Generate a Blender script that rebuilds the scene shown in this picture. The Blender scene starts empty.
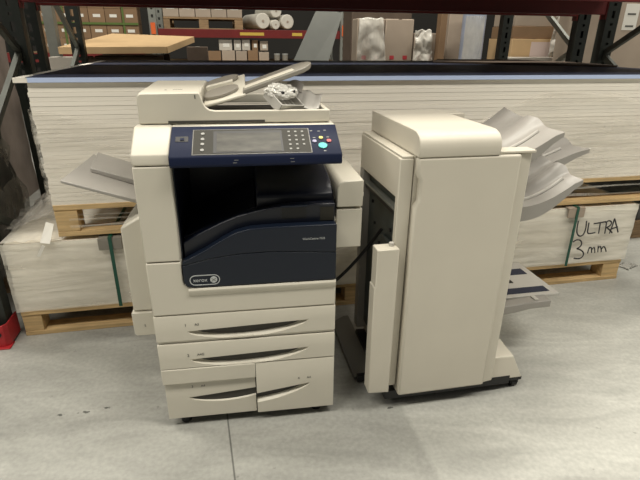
import bpy, bmesh, math, random
from mathutils import Vector, Matrix, noise
random.seed(7)
R = math.radians
scene = bpy.context.scene
COL = scene.collection

# ------------------------------------------------------------------ camera
FPX, PITCH, ROLL, CAMH = 481.0, R(22.6), R(0.55), 1.35
fw = Vector((0, math.cos(PITCH), -math.sin(PITCH)))
rt0 = Vector((1, 0, 0)); up0 = rt0.cross(fw)
rt = rt0*math.cos(ROLL) + up0*math.sin(ROLL)
up = -rt0*math.sin(ROLL) + up0*math.cos(ROLL)
CAMP = Vector((0, 0, CAMH))
cd = bpy.data.cameras.new('camera'); cam = bpy.data.objects.new('camera', cd); COL.objects.link(cam)
cd.sensor_width = 36; cd.lens = FPX/640*36; cd.clip_start = .02; cd.clip_end = 200
m3 = Matrix((rt, up, -fw)).transposed()
cam.matrix_world = Matrix.Translation(CAMP) @ m3.to_4x4()
scene.camera = cam
# ------------------------------------------------------------------ world, lights, exposure
vs = scene.view_settings
vs.view_transform = 'Standard'; vs.look = 'None'; vs.gamma = 1; vs.use_curve_mapping = False
vs.exposure = 0.10
w = bpy.data.worlds.new('warehouse_air'); scene.world = w; w.use_nodes = True
w.node_tree.nodes['Background'].inputs[0].default_value = (1.0, .96, .88, 1)
w.node_tree.nodes['Background'].inputs[1].default_value = 0.10
YAW = R(11.8)
S0 = Vector((-1.4306, 1.9858, 0))
SU = Vector((math.cos(YAW), math.sin(YAW), 0)); SV = Vector((-math.sin(YAW), math.cos(YAW), 0))
def SW(s, t, z): return S0 + SU*s + SV*t + Vector((0, 0, z))
def strip_light(s, t, z, power, lx=2.4, ly=.7):
    ld = bpy.data.lights.new('strip_light', 'AREA'); ld.shape = 'RECTANGLE'; ld.size = lx; ld.size_y = ly
    ld.energy = power; ld.color = (1.0, .955, .85)
    o = bpy.data.objects.new('strip_light', ld); COL.objects.link(o)
    o.location = SW(s, t, z); o.rotation_euler = (0, 0, YAW)
for s in (-5.2, -1.2, 2.8, 6.8): strip_light(s, -2.4, 5.4, 134, 2.4, .9)
for s in (-2.6, 1.6, 5.8): strip_light(s, 1.3, 7.4, 270, 2.4, .6)

# ------------------------------------------------------------------ materials
MATS = {}
def mat(name, col, rough=.5, metal=0, spec=.5, noise_amt=0, nscale=8, bump=0, bscale=200, stretch=(1,1,1), rnd=0, coat=0, coords='Object'):
    if name in MATS: return MATS[name]
    m = bpy.data.materials.new(name); m.use_nodes = True; nt = m.node_tree; N = nt.nodes; L = nt.links
    b = N['Principled BSDF']
    b.inputs['Base Color'].default_value = (*col, 1); b.inputs['Roughness'].default_value = rough
    b.inputs['Metallic'].default_value = metal; b.inputs['Specular IOR Level'].default_value = spec
    if coat: b.inputs['Coat Weight'].default_value = coat
    tc = N.new('ShaderNodeTexCoord'); mp = N.new('ShaderNodeMapping'); mp.inputs['Scale'].default_value = stretch
    L.new(tc.outputs[coords], mp.inputs[0])
    last = None
    if noise_amt:
        n = N.new('ShaderNodeTexNoise'); n.inputs['Scale'].default_value = nscale; n.inputs['Detail'].default_value = 6
        L.new(mp.outputs[0], n.inputs['Vector'])
        mr = N.new('ShaderNodeMapRange'); mr.inputs[1].default_value = .3; mr.inputs[2].default_value = .7
        mr.inputs[3].default_value = 1-noise_amt; mr.inputs[4].default_value = 1+noise_amt
        L.new(n.outputs[0], mr.inputs[0])
        hs = N.new('ShaderNodeHueSaturation'); hs.inputs['Color'].default_value = (*col, 1)
        L.new(mr.outputs[0], hs.inputs['Value']); last = hs
        L.new(hs.outputs[0], b.inputs['Base Color'])
    if rnd:
        oi = N.new('ShaderNodeObjectInfo'); mr2 = N.new('ShaderNodeMapRange')
        mr2.inputs[3].default_value = 1-rnd; mr2.inputs[4].default_value = 1+rnd
        L.new(oi.outputs['Random'], mr2.inputs[0])
        h2 = N.new('ShaderNodeHueSaturation'); h2.inputs['Color'].default_value = (*col, 1)
        if last: L.new(last.outputs[0], h2.inputs['Color'])
        L.new(mr2.outputs[0], h2.inputs['Value']); L.new(h2.outputs[0], b.inputs['Base Color'])
    if bump:
        n2 = N.new('ShaderNodeTexNoise'); n2.inputs['Scale'].default_value = bscale; n2.inputs['Detail'].default_value = 4
        L.new(mp.outputs[0], n2.inputs['Vector'])
        bp = N.new('ShaderNodeBump'); bp.inputs['Strength'].default_value = bump; bp.inputs['Distance'].default_value = .01
        L.new(n2.outputs[0], bp.inputs['Height']); L.new(bp.outputs[0], b.inputs['Normal'])
    MATS[name] = m; return m
CREAM = mat('cream_plastic', (.61, .575, .485), .42, noise_amt=.03, nscale=5)
CREAM2 = mat('cream_plastic_worn', (.61, .57, .48), .45, noise_amt=.03, nscale=4)
GREYBEIGE = mat('grey_beige_plastic', (.24, .22, .185), .5)
GREYBEIGE2 = mat('light_grey_beige', (.27, .25, .21), .45)
GREYPL = mat('grey_plastic', (.33, .312, .285), .4, noise_amt=.04, nscale=10)
PALEPL = mat('pale_grey_plastic', (.52, .50, .46), .4)
NAVY = mat('navy_plastic', (.006, .010, .020), .3, spec=.35)
NAVYP = mat('navy_panel', (.010, .015, .040), .5, spec=.15)
NAVYD = mat('dark_navy_plastic', (.004, .006, .014), .35)
BLACK = mat('black_plastic', (.008, .008, .009), .45)
RUBBER = mat('black_rubber', (.012, .012, .012), .7)
SCREEN = mat('screen_glass', (.055, .052, .042), .4, spec=.25, noise_amt=.5, nscale=14, stretch=(1, 3, 1))
BEZEL = mat('bezel_grey', (.035, .033, .026), .5, spec=.2)
BEZELRIM = mat('bezel_rim', (.16, .155, .14), .35)
KEYG = mat('key_grey', (.30, .30, .28), .5)
TEAL = mat('teal_button', (.05, .5, .45), .4)
YEL = mat('yellow_button', (.7, .6, .12), .4)
REDB = mat('red_button', (.5, .06, .06), .4)
LILAC = mat('lilac_button', (.3, .28, .42), .4)
INKG = mat('badge_grey', (.50, .52, .52), .5)
INKD = mat('print_grey', (.10, .10, .09), .6)
INK = mat('marker_ink', (.012, .012, .016), .5)
METALG = mat('galvanised_metal', (.30, .31, .28), .45, metal=.6, noise_amt=.1)
STEELP = mat('zinc_panel', (.075, .09, .085), .45, metal=.3, noise_amt=.25, nscale=14)
RACKG = mat('rack_dark_green', (.016, .020, .016), .45, noise_amt=.15)
RACKR = mat('rack_red', (.14, .010, .009), .5, noise_amt=.1)
GUARD = mat('guard_red', (.40, .02, .025), .5, noise_amt=.2, nscale=20)
WOOD = mat('pallet_pine', (.56, .39, .19), .75, noise_amt=.22, nscale=6, stretch=(1, 12, 12), bump=.2, bscale=60)
WOODD = mat('old_pallet_wood', (.26, .17, .09), .8, noise_amt=.25, nscale=6, stretch=(1, 10, 10), rnd=.12)
BOARD = mat('foam_board_white', (.84, .79, .70), .6, noise_amt=.02, nscale=2, rnd=.035)
BOARD2 = mat('foam_board_grey', (.84, .79, .69), .6, noise_amt=.02, nscale=2, rnd=.03)
NAVYB = mat('navy_film_face', (.030, .035, .060), .5, spec=.2)
PALEB = mat('pale_blue_film', (.50, .60, .84), .4)
STRAP = mat('green_strap', (.004, .075, .045), .4)
CARD = mat('brown_cardboard', (.22, .135, .072), .8, noise_amt=.08, nscale=4, rnd=.10)
CARDP = mat('pale_cardboard', (.37, .30, .235), .8, noise_amt=.08, nscale=4, rnd=.08)
CARDPK = mat('pinkish_wrap', (.30, .245, .21), .6, noise_amt=.2, nscale=5)
CARDW = mat('white_carton', (.5, .46, .40), .7, noise_amt=.06, rnd=.06)
CARDD = mat('dark_cardboard', (.10, .07, .05), .8, noise_amt=.15)
TAN = mat('tan_cardboard', (.56, .385, .205), .75, noise_amt=.05)
PAPER = mat('white_paper', (.72, .70, .64), .6)
PINKP = mat('pink_paper', (.62, .50, .46), .6)
GREYSH = mat('grey_sheet', (.15, .155, .14), .6, noise_amt=.08, nscale=5)
ROLLW = mat('white_roll_film', (.60, .57, .50), .4, noise_amt=.08, nscale=12)
ROLLB = mat('blue_white_roll', (.36, .40, .50), .3, noise_amt=.1)
DARKW = mat('dark_wrapped_goods', (.06, .06, .055), .5, noise_amt=.4, nscale=9)
ORANGE = mat('orange_clip', (.7, .13, .03), .5)
YELL = mat('yellow_label', (.55, .38, .06), .6)
GREENS = mat('green_carton_strap', (.09, .14, .03), .5)
REDM = mat('red_print', (.45, .04, .05), .6)
WALLM = mat('back_wall_gloom', (.03, .028, .025), .9, noise_amt=.1, nscale=.5)  # near black: the gloom in the gaps behind the racks is put into this colour

def film(name, alpha_lo, alpha_hi, col, stretch, scale=6, bump=.5, rough=.18, dist=.012):
    m = bpy.data.materials.new(name); m.use_nodes = True; nt = m.node_tree; N = nt.nodes; L = nt.links
    b = N['Principled BSDF']; b.inputs['Base Color'].default_value = (*col, 1); b.inputs['Roughness'].default_value = rough
    tc = N.new('ShaderNodeTexCoord'); mp = N.new('ShaderNodeMapping'); mp.inputs['Scale'].default_value = stretch
    L.new(tc.outputs['Object'], mp.inputs[0])
    n = N.new('ShaderNodeTexNoise'); n.inputs['Scale'].default_value = scale; n.inputs['Detail'].default_value = 8; n.inputs['Distortion'].default_value = .35
    L.new(mp.outputs[0], n.inputs['Vector'])
    mr = N.new('ShaderNodeMapRange'); mr.inputs[1].default_value = .35; mr.inputs[2].default_value = .7
    mr.inputs[3].default_value = alpha_lo; mr.inputs[4].default_value = alpha_hi
    L.new(n.outputs[0], mr.inputs[0]); L.new(mr.outputs[0], b.inputs['Alpha'])
    n2 = N.new('ShaderNodeTexNoise'); n2.inputs['Scale'].default_value = scale*2.2; n2.inputs['Detail'].default_value = 7; n2.inputs['Distortion'].default_value = .6
    L.new(mp.outputs[0], n2.inputs['Vector'])
    bp = N.new('ShaderNodeBump'); bp.inputs['Strength'].default_value = bump; bp.inputs['Distance'].default_value = dist
    L.new(n2.outputs[0], bp.inputs['Height']); L.new(bp.outputs[0], b.inputs['Normal'])
    MATS[name] = m; return m
FILMU = film('clear_stretch_film', .02, .5, (.80, .76, .68), (.32, 1, 3.0), 4, .8, .13, .03)
FILML = film('milky_stretch_film', .25, .8, (.9, .86, .76), (.45, 1, 2.6), 2.4, .6, .2, .03)
FILMD = film('grey_draped_film', .3, .75, (.5, .47, .42), (1, 1, 1), 7, .9)
FILMW = film('white_carton_film', .15, .8, (.8, .77, .7), (1, 1, .4), 4, .5)
FILMB = film('bubble_bag_film', .45, .92, (.8, .78, .72), (1, 1, 1), 30, 1.0, .12)

def floor_mat():
    m = bpy.data.materials.new('concrete_floor'); m.use_nodes = True; nt = m.node_tree; N = nt.nodes; L = nt.links
    b = N['Principled BSDF']
    geo = N.new('ShaderNodeNewGeometry'); sep = N.new('ShaderNodeSeparateXYZ'); L.new(geo.outputs['Position'], sep.inputs[0])
    def M(op, a, bb=None, c=None):
        n = N.new('ShaderNodeMath'); n.operation = op
        for i, v in enumerate((a, bb, c)):
            if v is None: continue
            if isinstance(v, (int, float)): n.inputs[i].default_value = v
            else: L.new(v, n.inputs[i])
        return n.outputs[0]
    def nz(scale, detail, lo, hi, a, c, stretch=(1,1,1), dist=0):
        mp = N.new('ShaderNodeMapping'); mp.inputs['Scale'].default_value = stretch; mp.inputs['Rotation'].default_value = (0, 0, -.2)
        L.new(geo.outputs['Position'], mp.inputs[0])
        n = N.new('ShaderNodeTexNoise'); n.inputs['Scale'].default_value = scale; n.inputs['Detail'].default_value = detail; n.inputs['Distortion'].default_value = dist
        L.new(mp.outputs[0], n.inputs['Vector'])
        r = N.new('ShaderNodeMapRange'); r.inputs[1].default_value = lo; r.inputs[2].default_value = hi; r.inputs[3].default_value = a; r.inputs[4].default_value = c
        L.new(n.outputs[0], r.inputs[0]); return r.outputs[0]
    v = nz(1.1, 6, .32, .68, .74, 1.16, (.5, 1.5, 1), .6)
    v = M('MULTIPLY', v, nz(6, 9, .3, .75, .84, 1.12, (.4, 1.4, 1), 1.4))
    v = M('MULTIPLY', v, nz(60, 6, .35, .7, .90, 1.07))
    v = M('MULTIPLY', v, nz(26, 3, .70, .76, 1.0, .72))          # specks
    X, Y = sep.outputs[0], sep.outputs[1]
    # lighter slab beyond a slanting pour line
    line = M('SUBTRACT', X, M('ADD', .663, M('MULTIPLY', Y, -.218)))
    st = N.new('ShaderNodeMapRange'); st.inputs[1].default_value = -.01; st.inputs[2].default_value = .012; st.inputs[3].default_value = .92; st.inputs[4].default_value = 1.17
    L.new(line, st.inputs[0]); v = M('MULTIPLY', v, st.outputs[0])
    # saw-cut joint
    jd = M('ABSOLUTE', M('SUBTRACT', X, M('ADD', .0388, M('MULTIPLY', Y, -.2685))))
    js = N.new('ShaderNodeMapRange'); js.inputs[1].default_value = .0015; js.inputs[2].default_value = .0045; js.inputs[3].default_value = .38; js.inputs[4].default_value = 1
    L.new(jd, js.inputs[0]); v = M('MULTIPLY', v, js.outputs[0])
    # three dark drips
    for (px_, py_, r_) in ((-1.0, 1.455, .012), (-.908, 1.473, .013), (-.836, 1.497, .011), (.285, 1.513, .012), (-.935, 1.466, .005)):
        d = M('SQRT', M('ADD', M('POWER', M('SUBTRACT', X, px_), 2), M('POWER', M('MULTIPLY', M('SUBTRACT', Y, py_), 1.6), 2)))
        d = M('ADD', d, nz(70, 3, .3, .7, -.007, .007))
        sr = N.new('ShaderNodeMapRange'); sr.inputs[1].default_value = r_*.6; sr.inputs[2].default_value = r_; sr.inputs[3].default_value = .3; sr.inputs[4].default_value = 1
        L.new(d, sr.inputs[0]); v = M('MULTIPLY', v, sr.outputs[0])
    hs = N.new('ShaderNodeHueSaturation'); hs.inputs['Color'].default_value = (.43, .428, .392, 1)
    L.new(v, hs.inputs['Value']); L.new(hs.outputs[0], b.inputs['Base Color'])
    L.new(nz(5, 5, .3, .7, .28, .5), b.inputs['Roughness']); b.inputs['Specular IOR Level'].default_value = .35
    return m
FLOOR = floor_mat()

# ------------------------------------------------------------------ mesh helpers
class MB:
    def __init__(s): s.v = []; s.f = []
    def add(s, vs_, fs_):
        o = len(s.v); s.v += [tuple(p) for p in vs_]; s.f += [tuple(i+o for i in f) for f in fs_]; return s
    def box(s, x0, x1, y0, y1, z0, z1):
        return s.add([(x0,y0,z0),(x1,y0,z0),(x1,y1,z0),(x0,y1,z0),(x0,y0,z1),(x1,y0,z1),(x1,y1,z1),(x0,y1,z1)],
                     [(0,3,2,1),(4,5,6,7),(0,1,5,4),(1,2,6,5),(2,3,7,6),(3,0,4,7)])
    def hexa(s, c8):
        return s.add(c8, [(0,3,2,1),(4,5,6,7),(0,1,5,4),(1,2,6,5),(2,3,7,6),(3,0,4,7)])
    def prism(s, poly, axis, a0, a1):
        # poly of (p,q); axis 'x': (a,p,q), 'y': (p,a,q), 'z': (p,q,a)
        def mk(p, q, a): return {'x': (a,p,q), 'y': (p,a,q), 'z': (p,q,a)}[axis]
        n = len(poly); vs_ = [mk(p,q,a0) for p,q in poly] + [mk(p,q,a1) for p,q in poly]
        fs_ = [tuple(range(n)), tuple(range(2*n-1, n-1, -1))] + [(i, i+n, (i+1)%n+n, (i+1)%n) for i in range(n)]
        return s.add(vs_, fs_)
    def cyl(s, p0, p1, r0, r1=None, n=16):
        r1 = r0 if r1 is None else r1
        p0, p1 = Vector(p0), Vector(p1); d = (p1-p0).normalized()
        a = d.orthogonal().normalized(); b = d.cross(a)
        vs_ = [p0+(a*math.cos(2*math.pi*i/n)+b*math.sin(2*math.pi*i/n))*r0 for i in range(n)]
        vs_ += [p1+(a*math.cos(2*math.pi*i/n)+b*math.sin(2*math.pi*i/n))*r1 for i in range(n)]
        return s.add(vs_, [tuple(range(n-1,-1,-1)), tuple(range(n, 2*n))] + [(i,(i+1)%n,(i+1)%n+n,i+n) for i in range(n)])
    def tube(s, pts, r, n=8):
        pts = [Vector(p) for p in pts]; rings = []
        for i, p in enumerate(pts):
            d = (pts[min(i+1,len(pts)-1)]-pts[max(i-1,0)]).normalized()
            a = Vector((0,0,1)).cross(d)
            if a.length < .01: a = Vector((1,0,0)).cross(d)
            a.normalize(); b = d.cross(a)
            rings.append([p+(a*math.cos(2*math.pi*k/n)+b*math.sin(2*math.pi*k/n))*r for k in range(n)])
        vs_ = [q for g in rings for q in g]; fs_ = [tuple(range(n-1,-1,-1)), tuple(range(len(vs_)-n, len(vs_)))]
        for i in range(len(pts)-1):
            for k in range(n): fs_.append((i*n+k, i*n+(k+1)%n, (i+1)*n+(k+1)%n, (i+1)*n+k))
        return s.add(vs_, fs_)
    def grid(s, nu, nv, fn):
        vs_ = [fn(i/nu, j/nv) for j in range(nv+1) for i in range(nu+1)]
        return s.add(vs_, [(j*(nu+1)+i, j*(nu+1)+i+1, (j+1)*(nu+1)+i+1, (j+1)*(nu+1)+i) for j in range(nv) for i in range(nu)])
    def build(s, name, material, parent=None, bevel=0, seg=2, fix=True):
        me = bpy.data.meshes.new(name); me.from_pydata(s.v, [], s.f)
        if fix:
            bm = bmesh.new(); bm.from_mesh(me); bmesh.ops.recalc_face_normals(bm, faces=bm.faces); bm.to_mesh(me); bm.free()
        me.materials.append(material)
        me.polygons.foreach_set('use_smooth', [True]*len(me.polygons)); me.set_sharp_from_angle(angle=R(35))
        o = bpy.data.objects.new(name, me); COL.objects.link(o)
        if parent: o.parent = parent
        if bevel:
            md = o.modifiers.new('bevel', 'BEVEL'); md.width = bevel; md.segments = seg; md.limit_method = 'ANGLE'; md.angle_limit = R(40)
        return o
def bx(name, material, parent, x0, x1, y0, y1, z0, z1, bevel=0, seg=2):
    return MB().box(x0, x1, y0, y1, z0, z1).build(name, material, parent, bevel, seg)
def tag(o, label, cat, group=None):
    o['label'] = label; o['category'] = cat
    if group: o['group'] = group
    return o
def thing(name, label, cat, loc=(0,0,0), rz=0, group=None):
    o = bpy.data.objects.new(name, None); COL.objects.link(o); o.empty_display_size = .1
    o.location = loc; o.rotation_euler = (0, 0, rz); return tag(o, label, cat, group)
def struct(o): o['kind'] = 'structure'; return o
def text_mesh(body, size, align='LEFT'):
    c = bpy.data.curves.new('lettering', 'FONT'); c.body = body; c.size = size; c.extrude = .0002; c.align_x = align
    o = bpy.data.objects.new('lettering', c); COL.objects.link(o)
    dg = bpy.context.evaluated_depsgraph_get(); me = bpy.data.meshes.new_from_object(o.evaluated_get(dg))
    bpy.data.objects.remove(o); bpy.data.curves.remove(c); return me
def text_front(name, body, size, material, parent, x, y, z):
    me = text_mesh(body, size)
    for v in me.vertices: v.co = Vector((x+v.co.x, y-v.co.z, z+v.co.y))
    me.materials.clear(); me.materials.append(material)
    o = bpy.data.objects.new(name, me); COL.objects.link(o); o.parent = parent; return o
# photo pixel -> point on the plane t = const of the stack frame, returns (s, z)
def pix(x, y, t):
    d = fw*FPX + rt*(x-320) - up*(y-240)
    k = (SW(0, t, 0)-CAMP).dot(SV)/d.dot(SV); p = CAMP + d*k - S0
    return p.dot(SU), p.z + S0.z
def pixz(x, y, z):
    d = fw*FPX + rt*(x-320) - up*(y-240); k = (z-CAMH)/d.z; p = CAMP+d*k-S0
    return p.dot(SU), p.dot(SV)

# ================================================================== SETTING
fl = MB().add([(-25,-12,0),(25,-12,0),(25,25,0),(-25,25,0)], [(0,1,2,3)]).build('floor', FLOOR); struct(fl)
wb = MB(); c = [SW(-16, 9.5, 0), SW(22, 9.5, 0), SW(22, 9.8, 0), SW(-16, 9.8, 0)]
wb.hexa([*c, *[q+Vector((0,0,7.5)) for q in c]]); struct(wb.build('wall_back', WALLM))

# ------------------------------------------------------------------ pallets
def pallet(name, label, s0, s1, t0, t1, z0, blocks_s, wood=WOOD, h=.135, group=None, mid=True):
    P = thing(name, label, 'pallet', SW(s0, t0, z0), YAW, group)
    Ls, Lt = s1-s0, t1-t0
    nb = 3
    for k in range(nb):                                           # bottom runners
        y0 = (Lt-.1)*k/(nb-1); bx('bottom_board', wood, P, 0, Ls, y0, y0+.1, 0, .022, .002)
        for b in blocks_s: bx('block', wood, P, b-.065 if b > .08 else 0, b+(.065 if b > .08 else .035) if b < Ls-.08 else Ls, y0+.004, y0+.096, .022, h-.025, .002)
    n = max(5, int(Lt/.14))
    for k in range(n):                                            # deck
        y0 = (Lt-.1)*k/(n-1); bx('deck_board', wood, P, 0, Ls, y0, y0+.1, h-.024, h, .002)
    return P
pallet('pallet', 'long pine pallet on the floor under the lower strapped board stack', 0, 3.34, 0, 1.68, 0, (.05, .85, 1.67, 2.5, 3.29))
uppal = pallet('pallet', 'long pine pallet between the two board stacks', .24, 3.6, 0, 1.68, .505, (.06, .85, 1.68, 2.5, 3.3), h=.15)

# ------------------------------------------------------------------ board stacks
def board_stack(name, label, s0, s1, t0, t1, z0, z1, n, material):
    P = thing(name, label, 'board stack', SW(s0, t0, z0), YAW)
    th = (z1-z0)/n
    me0 = MB().box(0, s1-s0, 0, t1-t0, 0, th-.0007)
    first = None
    for k in range(n):
        if first is None: o = first = me0.build('board', material, P)
        else:
            o = first.copy(); COL.objects.link(o); o.parent = P
        o.location = (random.uniform(-.004, .004), random.uniform(-.0012, .0012), k*th)
    return P
lowst = board_stack('wrapped_board_stack', 'lower board stack in milky film with green straps and handwriting, on the floor pallet', .0, 3.34, .004, 1.68, .135, .485, 19, BOARD2)
upst = board_stack('wrapped_board_stack', 'upper tall stack of whitish boards in clear film on the raised pallet', .24, 3.6, .004, 1.68, .655, 1.178, 28, BOARD)
def film_front(P, name, material, s0, s1, z0, z1, y, amp, seed, top_wob=0, nu=160, nv=26):
    def fn(u, v):
        x = s0+(s1-s0)*u
        zt = z1 + top_wob*noise.noise((x*2.2, seed, 0))
        z = z0+(zt-z0)*v
        q = noise.fractal((x*1.6, z*14+seed, seed*1.7), 1, 2, 4)
        r = noise.noise((x*1.1+seed, z*5-x*1.3, 3))
        return (x, y-abs(q)*amp-abs(r)*amp*.5, z)
    m = MB().grid(nu, nv, fn)
    return m.build(name, material, P, fix=False)
film_front(lowst, 'stretch_film', FILML, -.012, 3.352, .001, .352, -.009, .009, 3.1)
film_front(upst, 'stretch_film', FILMU, -.01, 3.37, .001, .40, -.007, .009, 9.4, .14)
# left and right ends of the film
for P, mm, zl in ((lowst, FILML, .35), (upst, FILMU, .42)):
    for side, x in ((-1, -.012), (1, 3.352 if P is lowst else 3.372)):
        def fn(u, v, x=x, side=side, zl=zl):
            y = -.008+1.69*u; z = .001+(zl-.001)*v
            return (x+side*abs(noise.fractal((y*3, z*13, 5.5+side), 1, 2, 3))*.010, y, z)
        MB().grid(40, 14, fn).build('stretch_film', mm, P, fix=False)
# loose film on top of the lower stack and draped at its left end
def fn(u, v):
    return (-.01+.26*u, -.008+1.66*v, .357+.012*abs(noise.fractal((u*4, v*9, 1.3), 1, 2, 3)))
MB().grid(12, 40, fn).build('stretch_film', FILML, lowst, fix=False)
def fn(u, v):
    s = -.03+.225*v; t = .10+.55*u
    return (s + .03*noise.noise((u*5, v*4, 2)), t, .365+.22*v**1.3*(.35+.65*u)+.02*noise.fractal((u*5, v*6, 7), 1, 2, 4))
o = MB().grid(26, 20, fn).build('loose_film', FILMD, None, fix=False); o.location = SW(0, .004, .150); o.rotation_euler = (0, 0, YAW)
tag(o, 'grey translucent film draped over the left end of the lower stack', 'film')
# straps with pads (lower stack local origin is at s=0,t=.004,z=.135)
for sx, padmat, pw in ((.461, GREYBEIGE, .10), (2.932, CARDP, .10)):
    m = MB(); m.box(sx-.008, sx+.008, -.034, -.031, .0, .362); m.box(sx-.008, sx+.008, -.034, 1.70, .362, .365)
    m.box(sx-.008, sx+.008, 1.70, 1.703, .0, .365)
    m.build('strap', STRAP, lowst)
    bx('strap_pad', padmat, lowst, sx-.055, sx+.05, -.030, -.024, .300, .352, .002)
    bx('strap_pad', padmat, lowst, sx-.055, sx+.05, -.030, .07, .352, .358, .002)
# handwriting on the film
def ribbon(P, pts, width, y, name):
    L2 = []
    for px_, py_ in pts:
        s, z = pix(470+px_/3.43, 180+py_/3.43, -.030); L2.append(Vector((s, 0, z-.135)))
    # smooth by Chaikin
    for _ in range(2):
        q = [L2[0]]
        for a, b in zip(L2, L2[1:]): q += [a*.75+b*.25, a*.25+b*.75]
        q.append(L2[-1]); L2 = q
    vs_, fs_ = [], []
    for i, p in enumerate(L2):
        d = (L2[min(i+1, len(L2)-1)]-L2[max(i-1, 0)]).normalized(); n = Vector((-d.z, 0, d.x))
        for sg in (-1, 1): vs_.append((p.x+n.x*sg*width/2, y, p.z+n.z*sg*width/2))
    for i in range(len(L2)-1): fs_.append((2*i, 2*i+1, 2*i+3, 2*i+2))
    o = MB().add(vs_, fs_).build(name, INK, P); md = o.modifiers.new('thickness', 'SOLIDIFY'); md.thickness = .0008
    return o
strokes = [[(372,140),(367,165),(366,182),(374,194),(388,190),(397,170),(400,140)], [(408,146),(405,165),(402,184),(416,183),(430,180)],
    [(424,150),(444,147),(466,143)], [(447,147),(444,165),(441,184)], [(462,184),(466,162),(469,142)], [(464,146),(478,138),(487,145),(482,156),(467,164)], [(469,163),(480,172),(488,182)],
    [(478,184),(488,158),(496,132)], [(496,132),(502,155),(508,180)], [(484,168),(496,164),(507,161)]]
for st_ in strokes: ribbon(lowst, st_, .0085, -.0345, 'handwriting')
for st_ in [[(353,213),(366,204),(381,207),(384,220),(376,231),(364,236),(378,238),(390,248),(388,262),(374,271),(356,268)]]: ribbon(lowst, st_, .0085, -.0345, 'handwriting')
for st_ in [[(403,252),(406,240),(410,230)], [(408,236),(415,229),(417,238),(417,250)], [(417,240),(425,229),(428,238),(428,250)],
            [(438,248),(439,238),(440,226)], [(440,234),(447,226),(450,236),(450,247)], [(450,238),(459,226),(464,234),(467,246)]]:
    ribbon(lowst, st_, .0075, -.0345, 'handwriting')
# film strands across the upper pallet opening
for k, (z_a, z_b, sag) in enumerate(((.545, .60, .0), (.575, .555, .01), (.60, .615, -.004), (.555, .57, .006))):
    m = MB()
    def fn(u, v, z_a=z_a, z_b=z_b, k=k):
        s = .30+3.25*u; z = z_a+(z_b-z_a)*u + .010*math.sin(u*9+k) + .006*v*(1+.6*math.sin(u*17+2*k))
        return (s-.24, -.006-.002*k, z-.505)
    m.grid(60, 1, fn); m.build('film_strand', FILMU, uppal, fix=False)
# papers tucked under the film at the left end of the lower stack
def sheet(name, label, cat, corners, material, th=.0015, group=None):
    a, b, c_, d = [Vector(q) for q in corners]; n = (b-a).cross(d-a).normalized()*th
    o = MB().hexa([a, b, c_, d, a+n, b+n, c_+n, d+n]).build(name, material); tag(o, label, cat, group); return o
def pp(x, y, t):
    s, z = pix(x, y, t); return SW(s, t, z)
sheet('paper_slip', 'crumpled white paper slip hanging over the left top edge of the lower stack', 'paper',
      [pp(40, 243, -.032), pp(50, 244, -.032), pp(54, 224, .03), pp(46, 222, .03)], PAPER)
sheet('paper_slip', 'narrow white paper tail sticking down beside the crumpled slip', 'paper',
      [pp(37, 256, -.036), pp(40, 257, -.036), pp(45, 246, -.036), pp(42, 245, -.036)], PAPER)
# the navy board on top
nb = thing('navy_board', 'dark navy faced board with pale blue edge on top of the upper stack', 'board', SW(.195, -.008, 1.179), YAW)
bx('core', BOARD, nb, 0, 3.43, .002, 1.69, 0, .0195)
bx('edge_film', PALEB, nb, .055, 3.43, -.001, .0018, .001, .0200)
bx('face', NAVYB, nb, .05, 3.43, 0, 1.69, .0200, .0220)
# brown card lying on it at the far right
a = [SW(2.55, 1.25, 1.2025), SW(3.55, .62, 1.2025), SW(3.60, 1.02, 1.2025), SW(3.45, 1.62, 1.2025), SW(2.75, 1.62, 1.2025)]
m = MB(); m.add([*a, *[q+Vector((0,0,.012)) for q in a]], [(4,3,2,1,0), (5,6,7,8,9)]+[(i,(i+1)%5,(i+1)%5+5,i+5) for i in range(5)])
tag(m.build('cardboard_sheet', CARDD), 'dark brown cardboard sheet lying on the far right of the navy board', 'cardboard')

# ------------------------------------------------------------------ pallet racking
def post(P, x, y, h=4.2):
    w_, d_ = .10, .07
    m = MB(); z = .02
    # rear C-section flanges
    m.box(x-w_/2, x-w_/2+.003, y, y+d_, .008, h); m.box(x+w_/2-.003, x+w_/2, y, y+d_, .008, h)
    # perforated face: two side strips and bridges between slots
    m.box(x-w_/2+.003, x-.011, y, y+.003, .008, h); m.box(x+.011, x+w_/2-.003, y, y+.003, .008, h)
    z0 = .008; z = .10
    k = 0
    while z < h-.1:
        sl = .048 if k % 2 == 0 else .016
        m.box(x-.011, x+.011, y, y+.003, z0, z); z0 = z+sl; z = z0+.032; k += 1
    m.box(x-.011, x+.011, y, y+.003, z0, h)
    m.box(x-w_/2+.003, x-w_/2+.02, y+d_-.003, y+d_, .008, h); m.box(x+w_/2-.02, x+w_/2-.003, y+d_-.003, y+d_, .008, h)
    m.build('post', RACKG, P)
    bx('foot_plate', RACKG, P, x-.06, x+.06, y-.01, y+d_+.01, 0, .008)
BRACE = mat('brace_steel', (.10, .105, .09), .5, metal=.3, noise_amt=.15)
def upright(label, s, t0, t1, nodes, group, bm_=None):
    P = thing('rack_upright', label, 'rack upright', SW(s, t0, 0), YAW, group)
    post(P, 0, 0); post(P, 0, t1-t0)
    ya, yb = .05, t1-t0+.02
    for (za, zb) in nodes:
        a, b = Vector((0, ya, za)), Vector((0, yb, zb)); d = (b-a).normalized(); n = Vector((0, -d.z, d.y))*.018; e = Vector((.014, 0, 0))
        MB().hexa([a-n-e, a-n+e, b-n+e, b-n-e, a+n-e, a+n+e, b+n+e, b+n-e]).build('brace', bm_ or BRACE, P)
    return P
zig = [(1.86, 1.27), (.66, 1.27), (.66, .10), (1.86, 2.5), (3.1, 2.5)]
zigm = [(b, a) for a, b in zig]
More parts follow.
